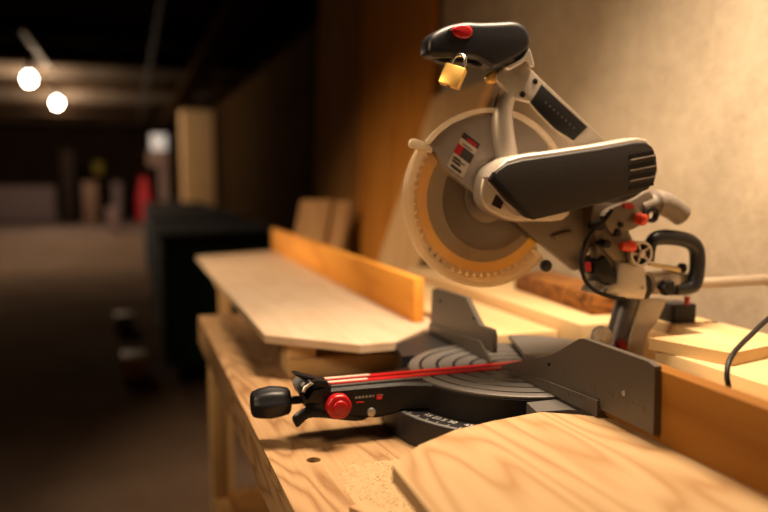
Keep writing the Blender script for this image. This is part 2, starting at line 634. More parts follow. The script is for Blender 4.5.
# -------------------------------------------------- rails, supports and outfeed wings
# the wing table left of the saw
bm = bmesh.new()
prism(bm, [(0.2319, 2.966), (0.2358, 1.416), (0.385, 1.275), (0.452, 1.278), (0.60, 1.42), (0.60, 3.115)], 0.935, 0.95)
o = obj('wing_board', bm, M['ply_top'])
tag(o, 'pale plywood extension board lying level behind the saw with a pointed front end', 'board')
for i, (x0, x1, y0, y1, z0, z1, lab) in enumerate((
        (0.28, 0.335, 1.41, 1.48, 0.8995, 0.9345, 'short pale wooden block between plywood extension board and the flat two by four'),
        (0.28, 0.58, 1.40, 1.489, BZ, 0.899, 'flat pale two by four lying across bench under the plywood extension board'),
        (0.30, 0.56, 2.02, 2.11, BZ, 0.9345, 'wooden bearer under plywood extension board at the far end of the bench'))):
    o = mkbox('support_block', M['pine_pale'], None, x0, x1, y0, y1, z0, z1, bev=0.001)
    tag(o, lab, 'wood block')
# stand carrying the far end of the wing
st = empty('support_stand', (0.45, 2.85, 0))
tag(st, 'wooden stand under the far end of the plywood extension board', 'stand')
mkbox('crossbar', M['stud'], st, 0.29, 0.62, 2.80, 2.84, 0.845, 0.9345)
for x in (0.30, 0.57):
    mkbox('leg', M['stud'], st, x, x + 0.04, 2.80, 2.84, 0, 0.8445)

# timber fence left
fb = bmesh.new()
box(fb, 0.55, 0.572, 1.437, 3.11, 0.9505, 1.043, bev=0.0012)
o = obj('fence_board', fb, M['fence_pine'])
tag(o, 'orange pine board on edge standing on the plywood extension behind saw', 'board', None)
# timber fence right
fb = bmesh.new()
box(fb, 0.5605, 0.583, 0.16, 0.80, 0.9505, 1.034, bev=0.0012)
o = obj('fence_board', fb, M['fence_shaded'])
tag(o, 'shaded pine board on edge running out of the right foreground behind the metal fence', 'board')
# foreground board
bm = bmesh.new()
prism(bm, [(0.251, 0.7187), (0.30, 0.765), (0.3587, 0.7986), (0.42, 0.815), (0.4909, 0.8273), (0.535, 0.80), (0.60, 0.74), (0.60, 0.17), (0.235, 0.17), (0.2468, 0.6025)], 0.932, 0.95)
o = obj('wing_board', bm, M['ply_front'])
tag(o, 'honey coloured plywood board with angled corner nearest the camera in front of saw', 'board')
for y in (0.25, 0.56):
    o = mkbox('support_block', M['pine'], None, 0.29, 0.58, y, y + 0.06, BZ, 0.9315)
    tag(o, 'wooden bearer under the foreground plywood board ' + ('near its front end' if y > .4 else 'near its rear end'), 'wood block')

# planks lying between fence and wall
for (x0, x1, y0, y1, z, lab) in (
        (0.612, 0.772, 1.24, 2.55, 0.958, 'lower wide pale plank behind the left metal fence, below the saw blade'),
        (0.612, 0.772, 0.17, 0.86, 0.958, 'lower pale plank right behind the shaded fence board at right'),
        (0.776, 0.99, 1.17, 2.10, 0.982, 'thick pale plank against concrete wall carrying the rough brown timber'),
        (0.776, 0.99, 0.17, 0.965, 0.982, 'thick pale plank at right by the wall, under the thin board and the cable')):
    bm = bmesh.new(); box(bm, x0, x1, y0, y1, BZ + .035, z, bev=0.003)
    tag(obj('plank', bm, M['pine_pale']), lab, 'plank')
bm = bmesh.new(); prism(bm, [(0.806, 0.837), (0.96, 0.875), (0.96, 1.16), (0.87, 1.16), (0.87, 0.962), (0.762, 0.962)], 0.9825, 1.001)
tag(obj('plank', bm, M['pine_pale']), 'thin pale board piece lying on planks beside wall right of saw column', 'plank')
for y in (0.3, 0.7, 1.3, 2.05):
    o = mkbox('support_block', M['stud'], None, 0.62, 0.98, y, y + 0.05, BZ, BZ + 0.0345)
    tag(o, 'wooden bearer under the pale planks behind the fence', 'wood block', 'bearers under the rear planks')
bm = bmesh.new(); box(bm, 0.86, 0.955, 1.24, 1.60, 0.9825, 1.024, bev=0.003, rz=math.radians(-4))
tag(obj('rough_timber', bm, M['rough_beam']), 'rough dark brown timber with orange side lying on planks behind saw blade', 'timber')
o = mkbox('wood_scrap', M['ply_front'], None, 0.232, 0.256, 0.752, 0.795, BZ + 0.0005, BZ + 0.014, rz=0.5)
tag(o, 'tiny wood scrap lying in the sawdust near the board tip', 'wood scrap')

# sawdust pile: one uncountable stuff
bm = bmesh.new()
nx, ny = 30, 34
sx0, sx1, sy0, sy1 = 0.215, 0.42, 0.72, 0.965
grid = []
def sdh(x, y):
    if math.hypot(x - 0.575, y - 1.05) < 0.222: return 0.0
    d = ((x - 0.33) / 0.075) ** 2 + ((y - 0.83) / 0.09) ** 2
    return max(0.0, 0.0065 * math.exp(-d * 1.3) - 0.0004)
for j in range(2600):
    a = random.gauss(0, 1); b = random.gauss(0, 1)
    x = 0.305 + a * 0.045; y = 0.835 + b * 0.065 + a * 0.01
    if not (0.19 < x < 0.45 and 0.6 < y < 0.97) or math.hypot(x - 0.575, y - 1.05) < 0.218: continue
    s = random.uniform(0.0005, 0.0014)
    h = sdh(x, y)
    c = Vector((x, y, BZ + h + s * 0.3))
    vs = [bm.verts.new(c + Vector((random.uniform(-1, 1), random.uniform(-1, 1), random.uniform(-.3, .6))) * s) for _ in range(4)]
    for t in ((0, 1, 2), (0, 1, 3), (1, 2, 3), (0, 2, 3)):
        bm.faces.new([vs[k] for k in t])
g = [[None] * (ny + 1) for _ in range(nx + 1)]
for i in range(nx + 1):
    for k in range(ny + 1):
        x = 0.24 + 0.18 * i / nx; y = 0.72 + 0.22 * k / ny
        hh = sdh(x, y)
        if hh > 0: hh += random.uniform(-.0006, .0008)
        g[i][k] = bm.verts.new((x, y, BZ - 0.0004 + hh))
for i in range(nx):
    for k in range(ny):
        if max(sdh(0.24 + 0.18 * (i + a) / nx, 0.72 + 0.22 * (k + b) / ny) for a in (0, 1) for b in (0, 1)) > 0:
            bm.faces.new((g[i][k], g[i + 1][k], g[i + 1][k + 1], g[i][k + 1]))
bmesh.ops.delete(bm, geom=[v for v in bm.verts if not v.link_faces], context='VERTS')
tag(obj('sawdust', bm, M['sawdust']), 'loose pale sawdust heaped on the bench under the foreground board', 'sawdust', kind='stuff')

# ================================================================== MITRE SAW
YB = 1.05
TC = Vector((0.575, 1.05, 0))       # turntable centre
saw = empty('miter_saw', (TC.x, TC.y, BZ))
tag(saw, 'grey and black sliding compound miter saw standing on the workbench', 'saw')

# base with rounded scale apron and side wings
base = None
bm = bmesh.new()
pts = []
R1 = 0.212
for k in range(25):
    a = math.radians(112 + (248 - 112) * k / 24)
    pts.append((TC.x + R1 * math.cos(a), TC.y + R1 * math.sin(a)))
prism(bm, pts + [(0.60, 0.865), (0.605, 0.88), (0.605, 1.235), (0.60, 1.25)], BZ + 0.0005, 0.906)
base = obj('base', bm, M['grey_base'], saw)
bm = bmesh.new()
box(bm, 0.606, 0.80, 1.0, 1.10, BZ + 0.0005, 0.94, bev=0.004)
obj('post_foot', bm, M['grey_base'], base)
bm = bmesh.new()
prism(bm, [(0.43, 1.18), (0.452, 1.274), (0.60, 1.405), (0.60, 1.18)], BZ + 0.004, 0.947)
obj('table_wing', bm, M['grey_base'], base)
bm = bmesh.new()
prism(bm, [(0.500, 0.878), (0.492, 0.838), (0.535, 0.832), (0.60, 0.80), (0.60, 0.878)], BZ + 0.004, 0.947)
obj('table_wing', bm, M['table_alu'], base)
bm = bmesh.new()
# curved scale ledge ticks and digit-like marks
for k in range(41):
    a = math.radians(187 + 44 * k / 40)
    L = 0.012 if k % 5 == 0 else 0.006
    r0 = 0.209 - L
    c, s = math.cos(a), math.sin(a)
    t = Vector((-s, c, 0)) * 0.0005
    z = 0.9064
    p = [TC + Vector((c, s, 0)) * r0 - t, TC + Vector((c, s, 0)) * 0.209 - t, TC + Vector((c, s, 0)) * 0.209 + t, TC + Vector((c, s, 0)) * r0 + t]
    lo = [bm.verts.new((q.x, q.y, z - 0.0003)) for q in p]
    hi = [bm.verts.new((q.x, q.y, z)) for q in p]
    for i in range(4):
        bm.faces.new((lo[i], lo[(i + 1) % 4], hi[(i + 1) % 4], hi[i]))
    bm.faces.new(hi); bm.faces.new(lo)
sc = obj('scale_marks', bm, M['mark_pale'], base, smooth=False)
sc['label'] = 'pale engraved graduation marks'


def text_mesh(txt, size, mat, parent, name, mw):
    cu = bpy.data.curves.new('t', 'FONT')
    cu.body = txt; cu.size = size; cu.extrude = size * 0.01
    cu.align_x = 'CENTER'
    to = bpy.data.objects.new('t', cu)
    COL.objects.link(to)
    dg = bpy.context.evaluated_depsgraph_get()
    me = bpy.data.meshes.new_from_object(to.evaluated_get(dg))
    bpy.data.objects.remove(to); bpy.data.curves.remove(cu)
    bm = bmesh.new(); bm.from_mesh(me); bpy.data.meshes.remove(me)
    bmesh.ops.transform(bm, verts=bm.verts, matrix=mw)
    return obj(name, bm, mat, parent, smooth=False)


for txt, deg in (('15', 200), ('22.5', 207), ('30', 214), ('45', 222)):
    a = math.radians(deg)
    c, s = math.cos(a), math.sin(a)
    rad = Vector((c, s, 0)); tan = Vector((-s, c, 0))
    pos = TC + rad * 0.190 + Vector((0, 0, 0.9066))
    mw = Matrix(((tan.x, -rad.x, 0, pos.x), (tan.y, -rad.y, 0, pos.y), (tan.z, -rad.z, 1, pos.z), (0, 0, 0, 1)))
    t = text_mesh(txt, 0.014, M['mark_pale'], base, 'scale_number', mw)

# turntable with concentric ridges
bm = bmesh.new()
RT = 0.170
prof = [(0, RT - 0.01), (0.004, RT - 0.004), (0.036, RT - 0.004), (0.040, RT), (0.0430, RT), (0.0440, RT - 0.002)]
marks = []
for k in range(5):
    r0 = RT - 0.016 - 0.027 * k
    prof += [(0.0440, r0), (0.0422, r0 - 0.0008), (0.0422, r0 - 0.0042), (0.0440, r0 - 0.005)]
    marks.append(len(prof) - 4)
lathe(bm, prof + [(0.044, 0)], (TC.x, TC.y, 0.9065), (0, 0, 1), 72)
for f in bm.faces:
    c = f.calc_center_median(); rad = math.hypot(c.x - TC.x, c.y - TC.y)
    if c.z > 0.9065 + 0.040 and any(RT - 0.016 - 0.027 * k - 0.005 <= rad <= RT - 0.016 - 0.027 * k for k in range(5)):
        f.material_index = 1
tt = obj('turntable', bm, [M['table_alu'], M['black']], saw)
for p in tt.data.polygons:
    pass
# dark side skirt of the turntable
bm = bmesh.new()
n = 60
for (r0, r1, z0, z1) in ((RT + 0.0008, RT + 0.003, 0.9068, 0.9455),):
    q = []
    for k in range(n + 1):
        a = math.radians(95 + 170 * k / n)
        q.append([bm.verts.new((TC.x + r * math.cos(a), TC.y + r * math.sin(a), z)) for r, z in ((r0, z0), (r1, z0), (r1, z1), (r0, z1))])
    for i in range(n):
        for k in range(4):
            bm.faces.new((q[i][k], q[i][(k + 1) % 4], q[i + 1][(k + 1) % 4], q[i + 1][k]))
    bm.faces.new(q[0]); bm.faces.new(q[-1])
obj('skirt', bm, M['black'], tt)

# mitre arm: a long tapered beam towards the operator
bm = bmesh.new()
def loft(bm, secs, mi=0):
    rings = [[bm.verts.new(p) for p in s] for s in secs]
    N = len(secs[0])
    for a, b in zip(rings[:-1], rings[1:]):
        for k in range(N):
            bm.faces.new((a[k], a[(k + 1) % N], b[(k + 1) % N], b[k])).material_index = mi
    bm.faces.new(rings[0]); bm.faces.new(rings[-1])
def sec(x, yc, hw, z0, z1, b=0.004):
    return [(x, yc - hw, z0 + b), (x, yc - hw, z1 - b), (x, yc - hw + b, z1), (x, yc + hw - b, z1), (x, yc + hw, z1 - b), (x, yc + hw, z0 + b), (x, yc + hw - b, z0), (x, yc - hw + b, z0)]
AY = 1.052
AZ = 0.9495
loft(bm, [sec(0.228, AY, 0.020, 0.922, AZ - 0.004), sec(0.240, AY, 0.031, 0.914, AZ - 0.001), sec(0.26, AY, 0.034, 0.908, AZ), sec(0.335, AY, 0.035, 0.899, AZ), sec(0.360, AY, 0.036, 0.903, AZ), sec(0.372, AY, 0.037, 0.907, AZ), sec(0.405, AY, 0.050, 0.9075, AZ), sec(0.43, AY, 0.06, 0.9075, AZ - 0.0008)])
arm = obj('miter_arm', bm, M['black'], saw)
# kerf plate
bm = bmesh.new()
box(bm, 0.245, 0.60, AY - 0.017, AY - 0.004, AZ + 0.0012, AZ + 0.0032, bev=0.0006)
box(bm, 0.245, 0.60, AY + 0.004, AY + 0.017, AZ + 0.0012, AZ + 0.0032, bev=0.0006)
kp = obj('kerf_plate', bm, M['red_paint'], arm)
kp['label'] = 'red kerf plate strips'
bm = bmesh.new()
box(bm, 0.252, 0.325, AY - 0.0145, AY - 0.0065, AZ + 0.0033, AZ + 0.0042)
box(bm, 0.252, 0.335, AY + 0.0065, AY + 0.0145, AZ + 0.0033, AZ + 0.0042)
obj('scale_strip', bm, M['pale_strip'], arm)['label'] = 'pale inlay strips'
bm = bmesh.new()
box(bm, 0.242, 0.32, AY - 0.024, AY + 0.024, AZ + 0.0001, AZ + 0.0011)
box(bm, 0.32, 0.41, AY - 0.024, AY - 0.017, AZ + 0.0001, AZ + 0.0016)
o = obj('arm_top_plate', bm, M['table_alu'], arm)
# knob handle
bm = bmesh.new()
kx, kz = at(251, 405, AY)
prof = [(0, 0.004), (0.0005, 0.015), (0.003, 0.0185), (0.012, 0.0215), (0.028, 0.0235), (0.042, 0.0220), (0.053, 0.0195), (0.056, 0.016), (0.0565, 0.006), (0.080, 0.006)]
# six-sided soft grip
rings = []
n = 48
for d, r in prof:
    ring = []
    for k in range(n):
        a = 2 * PI * k / n
        rr = r * (1 + (0.035 * math.cos(8 * a) if 0.002 < d < 0.049 else 0))
        ring.append(bm.verts.new((kx + d, AY + rr * math.cos(a), kz + 0.001 + rr * math.sin(a))))
    rings.append(ring)
for a, b in zip(rings[:-1], rings[1:]):
    for k in range(n):
        bm.faces.new((a[k], a[(k + 1) % n], b[(k + 1) % n], b[k]))
bm.faces.new(rings[0]); bm.faces.new(rings[-1])
obj('handle_knob', bm, M['rubber'], saw)
# head of the arm: yoke, thumb tab, trigger
YA = AY - 0.035
bm = bmesh.new()
slab(bm, pxs([(306, 384), (316, 380), (327, 381), (331, 388), (314, 392), (306, 404), (302, 398), (303, 388)], YA), YA, YA + 0.008, 0.0015, 2)
slab(bm, pxs([(300, 392), (309, 382), (332, 386), (332, 404), (322, 404), (307, 404), (303, 400)], YA), YA + 0.0, YA + 0.06, 0.004, 2)
slab(bm, pxs([(294, 375), (297, 373.8), (321, 380), (318, 385), (303, 380)], YA + .012), YA + 0.012, YA + 0.034, 0.0015, 2)
obj('arm_yoke', bm, M['black'], arm)
bm = bmesh.new()
slab(bm, smooth_poly(pxs([(296, 427), (296, 421), (303, 415), (312, 411), (325, 410), (345, 411), (366, 415), (368, 419), (356, 422), (325, 419), (310, 419), (303, 424), (299, 428)], YA), 3), YA + 0.001, YA + 0.026, 0.003, 2)
o = obj('release_lever', bm, M['black'], arm)
bm = bmesh.new()
p0 = at(318, 380.5, YA); p1 = at(301, 392, YA)
slab(bm, pxs([(302, 392), (304, 387), (311, 382), (314, 384), (307, 389), (305, 393)], YA - .001), YA - 0.001, YA + 0.02, 0.001, 1)
obj('latch_spring', bm, M['tin'], arm)
# red locking knob, faceted with lobes
bm = bmesh.new()
rx, rz_ = at(337, 404.5, YA)
pts = []
for k in range(48):
    a = 2 * PI * k / 48
    r = 0.0185 * (1 + 0.02 * math.cos(6 * a))
    pts.append((rx + r * math.cos(a), rz_ + r * math.sin(a)))
slab(bm, pts, YA - 0.016, YA - 0.0005, 0.005, 4)
slab(bm, [(rx + 0.011 * math.cos(2 * PI * k / 24), rz_ + 0.011 * math.sin(2 * PI * k / 24)) for k in range(24)], YA - 0.021, YA - 0.0155, 0.003, 3)
lk = obj('locking_knob', bm, M['red'], arm)
lk['label'] = 'red locking knob'
# printed marks on the arm side (illegible in the photograph: small strokes)
bm = bmesh.new(); bm2 = bmesh.new()
xx = 355
for k in range(9):
    wd = random.choice((1.6, 2.2, 2.8))
    v = 398.5 - (xx - 355) * 0.10
    b_ = bm
    if k != 6:
        slab(b_, pxs([(xx, v), (xx + 1, v - 1.8), (xx + wd, v - 2.0), (xx + wd, v + .2)], YA - .0006), YA - 0.0006, YA - 0.0001)
    xx += wd + 0.9
slab(bm2, pxs([(377, 395), (382, 394.5), (382, 399), (377, 399.5)], YA - .0006), YA - 0.0006, YA - 0.0001)
slab(bm2, pxs([(356, 402), (364, 401.5), (364, 402.5), (356, 403)], YA - .0006), YA - 0.0006, YA - 0.0001)
o = obj('lettering', bm, M['label_mark'], arm, smooth=False)
o['label'] = 'faint grey lettering'
o = obj('badge', bm2, M['far_red'], arm, smooth=False)
o['label'] = 'small red badge'
# silver bolt boss below arm
bm = bmesh.new()
bx_, bz_ = at(370, 411, YA + .005)
disc_y(bm, bx_, bz_, 0.0065, YA - 0.004, YA + 0.03, 20, 0.0015)
obj('bolt', bm, M['tin'], arm)

# metal fences, outline in (Y, Z) at X = .55
def xslab(bm, pts, x0, x1):
    a = [bm.verts.new((x0, p[0], p[1])) for p in pts]
    b = [bm.verts.new((x1, p[0], p[1])) for p in pts]
    N = len(pts)
    for i in range(N):
        bm.faces.new((a[i], a[(i + 1) % N], b[(i + 1) % N], b[i]))
    bm.faces.new(a); bm.faces.new(b)
FX = 0.55
bm = bmesh.new()
xslab(bm, [(1.350, 0.952), (1.340, 1.034), (1.315, 1.040), (1.185, 1.042), (1.128, 1.003), (1.086, 1.004), (1.080, 0.996), (1.080, 0.966), (1.14, 0.966), (1.14, 0.952)], FX, FX + 0.009)
fl = obj('fence', bm, M['fence_metal'], saw)
bm = bmesh.new()
xslab(bm, [(1.345, 0.9512), (1.345, 0.966), (1.12, 0.978), (1.076, 0.953), (1.076, 0.9512)], FX - 0.0045, FX - 0.0003)
obj('fence_lower_plate', bm, M['fence_metal'], fl)
bm = bmesh.new()
xslab(bm, [(0.681, 0.961), (0.781, 0.961), (0.785, 0.975), (0.80, 0.952), (1.047, 0.952), (1.047, 0.955), (0.91, 1.000), (0.898, 1.005), (0.832, 1.041), (0.824, 1.043), (0.695, 1.043), (0.6825, 1.040)], FX, FX + 0.009)
fr = obj('fence', bm, M['fence_metal'], saw)
bm = bmesh.new()
xslab(bm, [(0.783, 0.9512), (0.783, 0.972), (0.90, 0.966), (1.03, 0.955), (1.04, 0.953), (1.04, 0.9512)], FX - 0.0045, FX - 0.0003)
obj('fence_lower_plate', bm, M['fence_metal'], fr)
# ruler ticks
bm = bmesh.new()
for k in range(22):
    y = 0.80 + k * 0.0095
    h = 0.007 if k % 5 == 0 else 0.004
    zt = 0.9705 - (y - 0.80) * 0.052
    box(bm, FX - 0.0052, FX - 0.0047, y, y + 0.0007, zt - h, zt)
for k in range(19):
    y = 0.70 + k * 0.0095
    h = 0.006 if k % 5 == 0 else 0.0035
    box(bm, FX - 0.0006, FX - 0.0001, y, y + 0.0006, 0.989 - h, 0.989)
o = obj('ruler_marks', bm, M['alu_dark'], fr, smooth=False)
for (y, z, par) in ((0.735, 0.995, fr), (0.905, 0.990, fr), (1.30, 1.018, fl), (1.15, 1.012, fl)):
    bm = bmesh.new()
    lathe(bm, [(0, 0.0032), (0.0015, 0.003), (0.002, 0.0015)], (FX - 0.0003, y, z), (-1, 0, 0), 14)
    o = obj('screw', bm, M['tin'] if y < .8 else M['black'], par)
    if y < .8: o['label'] = 'bright silver screw'
# fence support ribs behind
for y0, y1, par in ((1.16, 1.33, fl), (0.81, 0.90, fr)):
    bm = bmesh.new()
    box(bm, FX + 0.0095, FX + 0.028, y0, y1, 0.951, 0.962)
    obj('fence_foot', bm, M['grey_base'], par)

# curved rear table bridge (dark arc behind turntable)
bm = bmesh.new()
q = []
for k in range(31):
    a = math.radians(-68 + 140 * k / 30)
    q.append([bm.verts.new((TC.x + 0.02 + r * math.cos(a), TC.y + r * math.sin(a), z)) for r, z in ((0.002, 0.9588), (0.160, 0.9588), (0.160, 0.966), (0.002, 0.966))])
for i in range(30):
    for k in range(4):
        bm.faces.new((q[i][k], q[i][(k + 1) % 4], q[i + 1][(k + 1) % 4], q[i + 1][k]))
bm.faces.new(q[0]); bm.faces.new(q[-1])
obj('rear_table', bm, M['table_alu'], saw)

# tilted bevel post behind fence
bm = bmesh.new()
a = at(615, 345, YB); b = at(629, 296, YB)
tube(bm, [(a[0] - 0.012, YB, 0.93), (a[0], YB, a[1]), (b[0], YB, b[1])], [0.022, 0.0195, 0.0195], 24)
post = obj('bevel_post', bm, M['post'], saw)
bm = bmesh.new()
slab(bm, pxs([(641, 297), (668, 300), (660, 318), (648, 336), (643, 362), (641, 376), (622, 372), (628, 345), (634, 322)], YB - .02), YB - 0.02, YB + 0.03, 0.004, 2)
obj('support_arm', bm, M['alu'], saw)
bm = bmesh.new()
a = at(604, 338, 1.0)
disc_y(bm, a[0], a[1], 0.018, 1.0, 1.015, 28, 0.004)
disc_y(bm, a[0], a[1], 0.008, 0.996, 1.0, 16, 0.001)
boss = obj('pivot_boss', bm, M['alu'], post)
bm = bmesh.new()
slab(bm, pxs([(619, 342), (626, 340), (627, 352), (622, 352)], 1.015), 1.015, 1.03, 0.001, 1)
o = obj('bevel_stop', bm, M['red'], post); o['label'] = 'red stop piece'

# -------- pivot housing, clamp cylinder, D handle
YH = 1.0
bm = bmesh.new()
slab(bm, pxs([(619, 262), (632, 262), (646, 268), (648, 290), (645, 300), (615, 298), (604, 296), (610, 285), (618, 283)], YH), YH, YH + 0.07, 0.005, 2)
hub = obj('slide_housing', bm, M['alu'], saw)
bm = bmesh.new()
slab(bm, smooth_poly(pxs([(598, 262), (597, 245), (603, 240), (612, 252), (622, 262), (630, 277), (622, 284), (626, 296), (612, 299), (604, 293), (599, 280)], YH + .012), 3), YH + 0.012, YH + 0.035, 0.004, 2)
obj('lower_bracket', bm, M['alu_dark'], hub)
bm = bmesh.new()
slab(bm, pxs([(596, 262), (606, 256), (616, 272), (628, 276), (626, 284), (604, 284), (594, 274)], YH + .004), YH + 0.004, YH + 0.05, 0.003, 2)
obj('inner_block', bm, M['black'], hub)
# spoked wheel
bm = bmesh.new()
wx, wz = at(642, 254, YH - 0.012)
PXM = YH / FPX * 1.06
arc_ring(bm, wx, wz, 0.0165, 0.0205, 0, 2 * PI, YH - 0.012, YH - 0.002, 40)
disc_y(bm, wx, wz, 0.006, YH - 0.014, YH - 0.001, 20, 0.001)
for k in range(5):
    a = PI / 2 + 2 * PI * k / 5 + 0.3
    p = (math.cos(a), math.sin(a)); t = (-p[1] * 0.0017, p[0] * 0.0017)
    slab(bm, [(wx + p[0] * .005 - t[0], wz + p[1] * .005 - t[1]), (wx + p[0] * .0172 - t[0], wz + p[1] * .0172 - t[1]), (wx + p[0] * .0172 + t[0], wz + p[1] * .0172 + t[1]), (wx + p[0] * .005 + t[0], wz + p[1] * .005 + t[1])], YH - 0.010, YH - 0.004)
obj('spoked_wheel', bm, M['alu'], hub)
bm = bmesh.new()
disc_y(bm, wx, wz, 0.0162, YH - 0.003, YH + 0.02, 28)
obj('wheel_recess', bm, M['black'], hub)
# clamp cylinder along X with black star knob
bm = bmesh.new()
a = at(648, 283, YH + 0.03); b = at(690, 283, YH + 0.03)
lathe(bm, [(0, 0.019), (0.028, 0.020), (0.032, 0.0215), (0.048, 0.0215), (0.052, 0.018), (b[0] - a[0], 0.014)], (a[0], YH + 0.03, a[1]), (1, 0, 0), 28)
obj('rail_clamp', bm, M['alu'], hub)
bm = bmesh.new()
a = at(668, 288, YH - 0.0)
pts = [(a[0] + 0.0125 * (1 + 0.1 * math.cos(6 * t)) * math.cos(t), a[1] + 0.0125 * (1 + 0.1 * math.cos(6 * t)) * math.sin(t)) for t in [2 * PI * k / 48 for k in range(48)]]
slab(bm, pts, YH - 0.006, YH + 0.010, 0.003, 3)
obj('clamp_knob', bm, M['black'], hub)
bm = bmesh.new()
a = at(650, 288, YH - 0.004)
pts = [(a[0] + 0.011 * math.cos(t), a[1] + 0.02 * math.sin(t)) for t in [2 * PI * k / 30 for k in range(30)]]
slab(bm, pts, YH + 0.002, YH + 0.02, 0.003, 2)
obj('clamp_collar', bm, M['black'], hub)
# bolts
for (u, v, r) in ((643, 288, 0.0022), (682, 267, 0.0)):
    if r:
        a = at(u, v, YH)
        bm = bmesh.new(); disc_y(bm, a[0], a[1], r * 1.3, YH - 0.003, YH, 14)
        obj('screw', bm, M['tin'], hub)
bm = bmesh.new()
a = at(649, 264, YH + .02); b = at(680, 270, YH + .02)
tube(bm, [(a[0], YH + .02, a[1]), (b[0], YH + .02, b[1])], [0.0030, 0.0052], 12)
o = obj('guide_rod', bm, M['cream'], hub); o['label'] = 'cream guide rod'
bm = bmesh.new()
a = at(682, 268, YH + .02)
lathe(bm, [(-0.008, 0.004), (-0.004, 0.008), (0.004, 0.008), (0.008, 0.004)], (a[0], YH + .02, a[1]), (0, 0, 1), 16)
obj('rod_cap', bm, M['black'], hub)
bm = bmesh.new()
a = at(687, 301, YH + .02)
lathe(bm, [(-0.006, 0.004), (0.008, 0.005)], (a[0], YH + .02, a[1]), (0, 0, 1), 14)
o = obj('stop_pin', bm, M['red'], hub); o['label'] = 'small red stop pin'

# slide rail to the right
bm = bmesh.new()
a = at(690, 284, YH + 0.03); 
tube(bm, [(a[0], YH + 0.03, a[1]), (WX - 0.02, YH + 0.03, a[1] + 0.0005)], 0.0095, 20)
lathe(bm, [(0, 0.0115), (0.008, 0.0115)], (WX - 0.03, YH + 0.03, a[1] + .0005), (1, 0, 0), 20)
rail = obj('slide_rail', bm, M['rail'], saw)

# black D-handle
bm = bmesh.new()
path = spline([at(654, 262, YH) + (0,), at(656, 244, YH) + (0,), at(665, 238, YH) + (0,), at(684, 239, YH) + (0,), at(696, 243, YH) + (0,), at(702, 252, YH) + (0,), at(702, 272, YH) + (0,), at(697, 287, YH) + (0,), at(680, 291, YH) + (0,)], 6)
P = [(p[0], YH + 0.012, p[1]) for p in path]
n = len(P)
R_ = [0.0078 + 0.0050 * min(1, i / n * 4) for i in range(n)]
for i in range(n - 6, n): R_[i] = 0.0115 - 0.0004 * (i - n + 6)
tube(bm, P, R_, 20)
obj('carry_handle', bm, M['rubber'], saw)

# ---------------------------------------------------------------- saw head
head = saw
c0 = at(485.5, 199, YB)
PB = 1 / 657.0    # metres per photo pixel at the blade plane, used for the blade and guards
CX, CZ = c0

# upper guard: flat round housing with bright rim
def gp(deg, rp):
    a = math.radians(deg)
    return (CX + rp * PB * math.cos(a), CZ + rp * PB * math.sin(a))
bm = bmesh.new()
pts = [gp(40 + (140 - 40) * k / 40, 84) for k in range(41)]
pts += [gp(150, 56), gp(165, 12), gp(300, 18), gp(0, 60)]
slab(bm, pts, YB - 0.017, YB + 0.011, 0.001, 1)
M['guard_metal'] = plain('guard_metal', (0.30, 0.25, 0.215), 0.4, 0.4)
ug = obj('upper_guard', bm, M['guard_metal'], head)
bm = bmesh.new()
arc_ring(bm, CX, CZ, 85.5 * PB, 90 * PB, math.radians(28), math.radians(141), YB - 0.022, YB - 0.012, 60)
o = obj('guard_rim', bm, M['guard_rim'], ug); o['label'] = 'bright rounded rim'
# lower extension of upper guard
YG = YB - 0.022
bm = bmesh.new()
slab(bm, pxs([(498, 205), (513, 221), (542, 244), (576, 271), (582, 268), (590, 248), (604, 236), (612, 205), (600, 190), (500, 186)], YG), YG, YG + 0.018, 0.002, 2)
slab(bm, pxs([(552, 236), (572, 230), (575, 235), (558, 241)], YG - .006), YG - 0.006, YG + 0.002, 0.002, 2)
hc = obj('gear_casting', bm, M['alu_dark'], head)
for u, v in ((591, 219),):
    a = at(u, v, YG)
    bm = bmesh.new(); disc_y(bm, a[0], a[1], 0.0038, YG - 0.001, YG + 0.002, 16)
    obj('bolt', bm, M['black'], hc)
# warning label on the guard
YL = YB - 0.0178
def lq(bm, s0, s1, t0, t1):
    # label axes: s along lower-left to upper-right 0..1, t down-right 0..1
    O = Vector((447, 166)); A = Vector((17, -34)); B = Vector((16, 12))
    q = [O + A * s + B * t for s, t in ((s0, t0), (s1, t0), (s1, t1), (s0, t1))]
    slab(bm, pxs([tuple(x) for x in q], YL), YL, YL + 0.0005)
    return
bm = bmesh.new(); lq(bm, 0, .40, 0, 1); lq(bm, .68, .84, 0, 1)
wl = obj('warning_label', bm, M['white'], ug, smooth=False)
bm = bmesh.new(); lq(bm, .41, .67, .35, 1); lq(bm, .85, 1.0, 0, 1)
lq(bm, .05, .13, .15, .8); lq(bm, .20, .25, .1, .6); lq(bm, .30, .34, .1, .5)
YL -= 0.0003
lq(bm, .06, .12, .15, .75); lq(bm, .19, .22, .1, .6); lq(bm, .28, .31, .1, .8); lq(bm, .72, .75, .2, .8)
YL += 0.0003
obj('label_print', bm, M['label_blk'], ug, smooth=False)
bm = bmesh.new(); lq(bm, .41, .67, 0, .34); YL -= .0004; lq(bm, .86, .94, .3, .9)
YL += .0004
obj('label_red_band', bm, M['red'], ug, smooth=False)

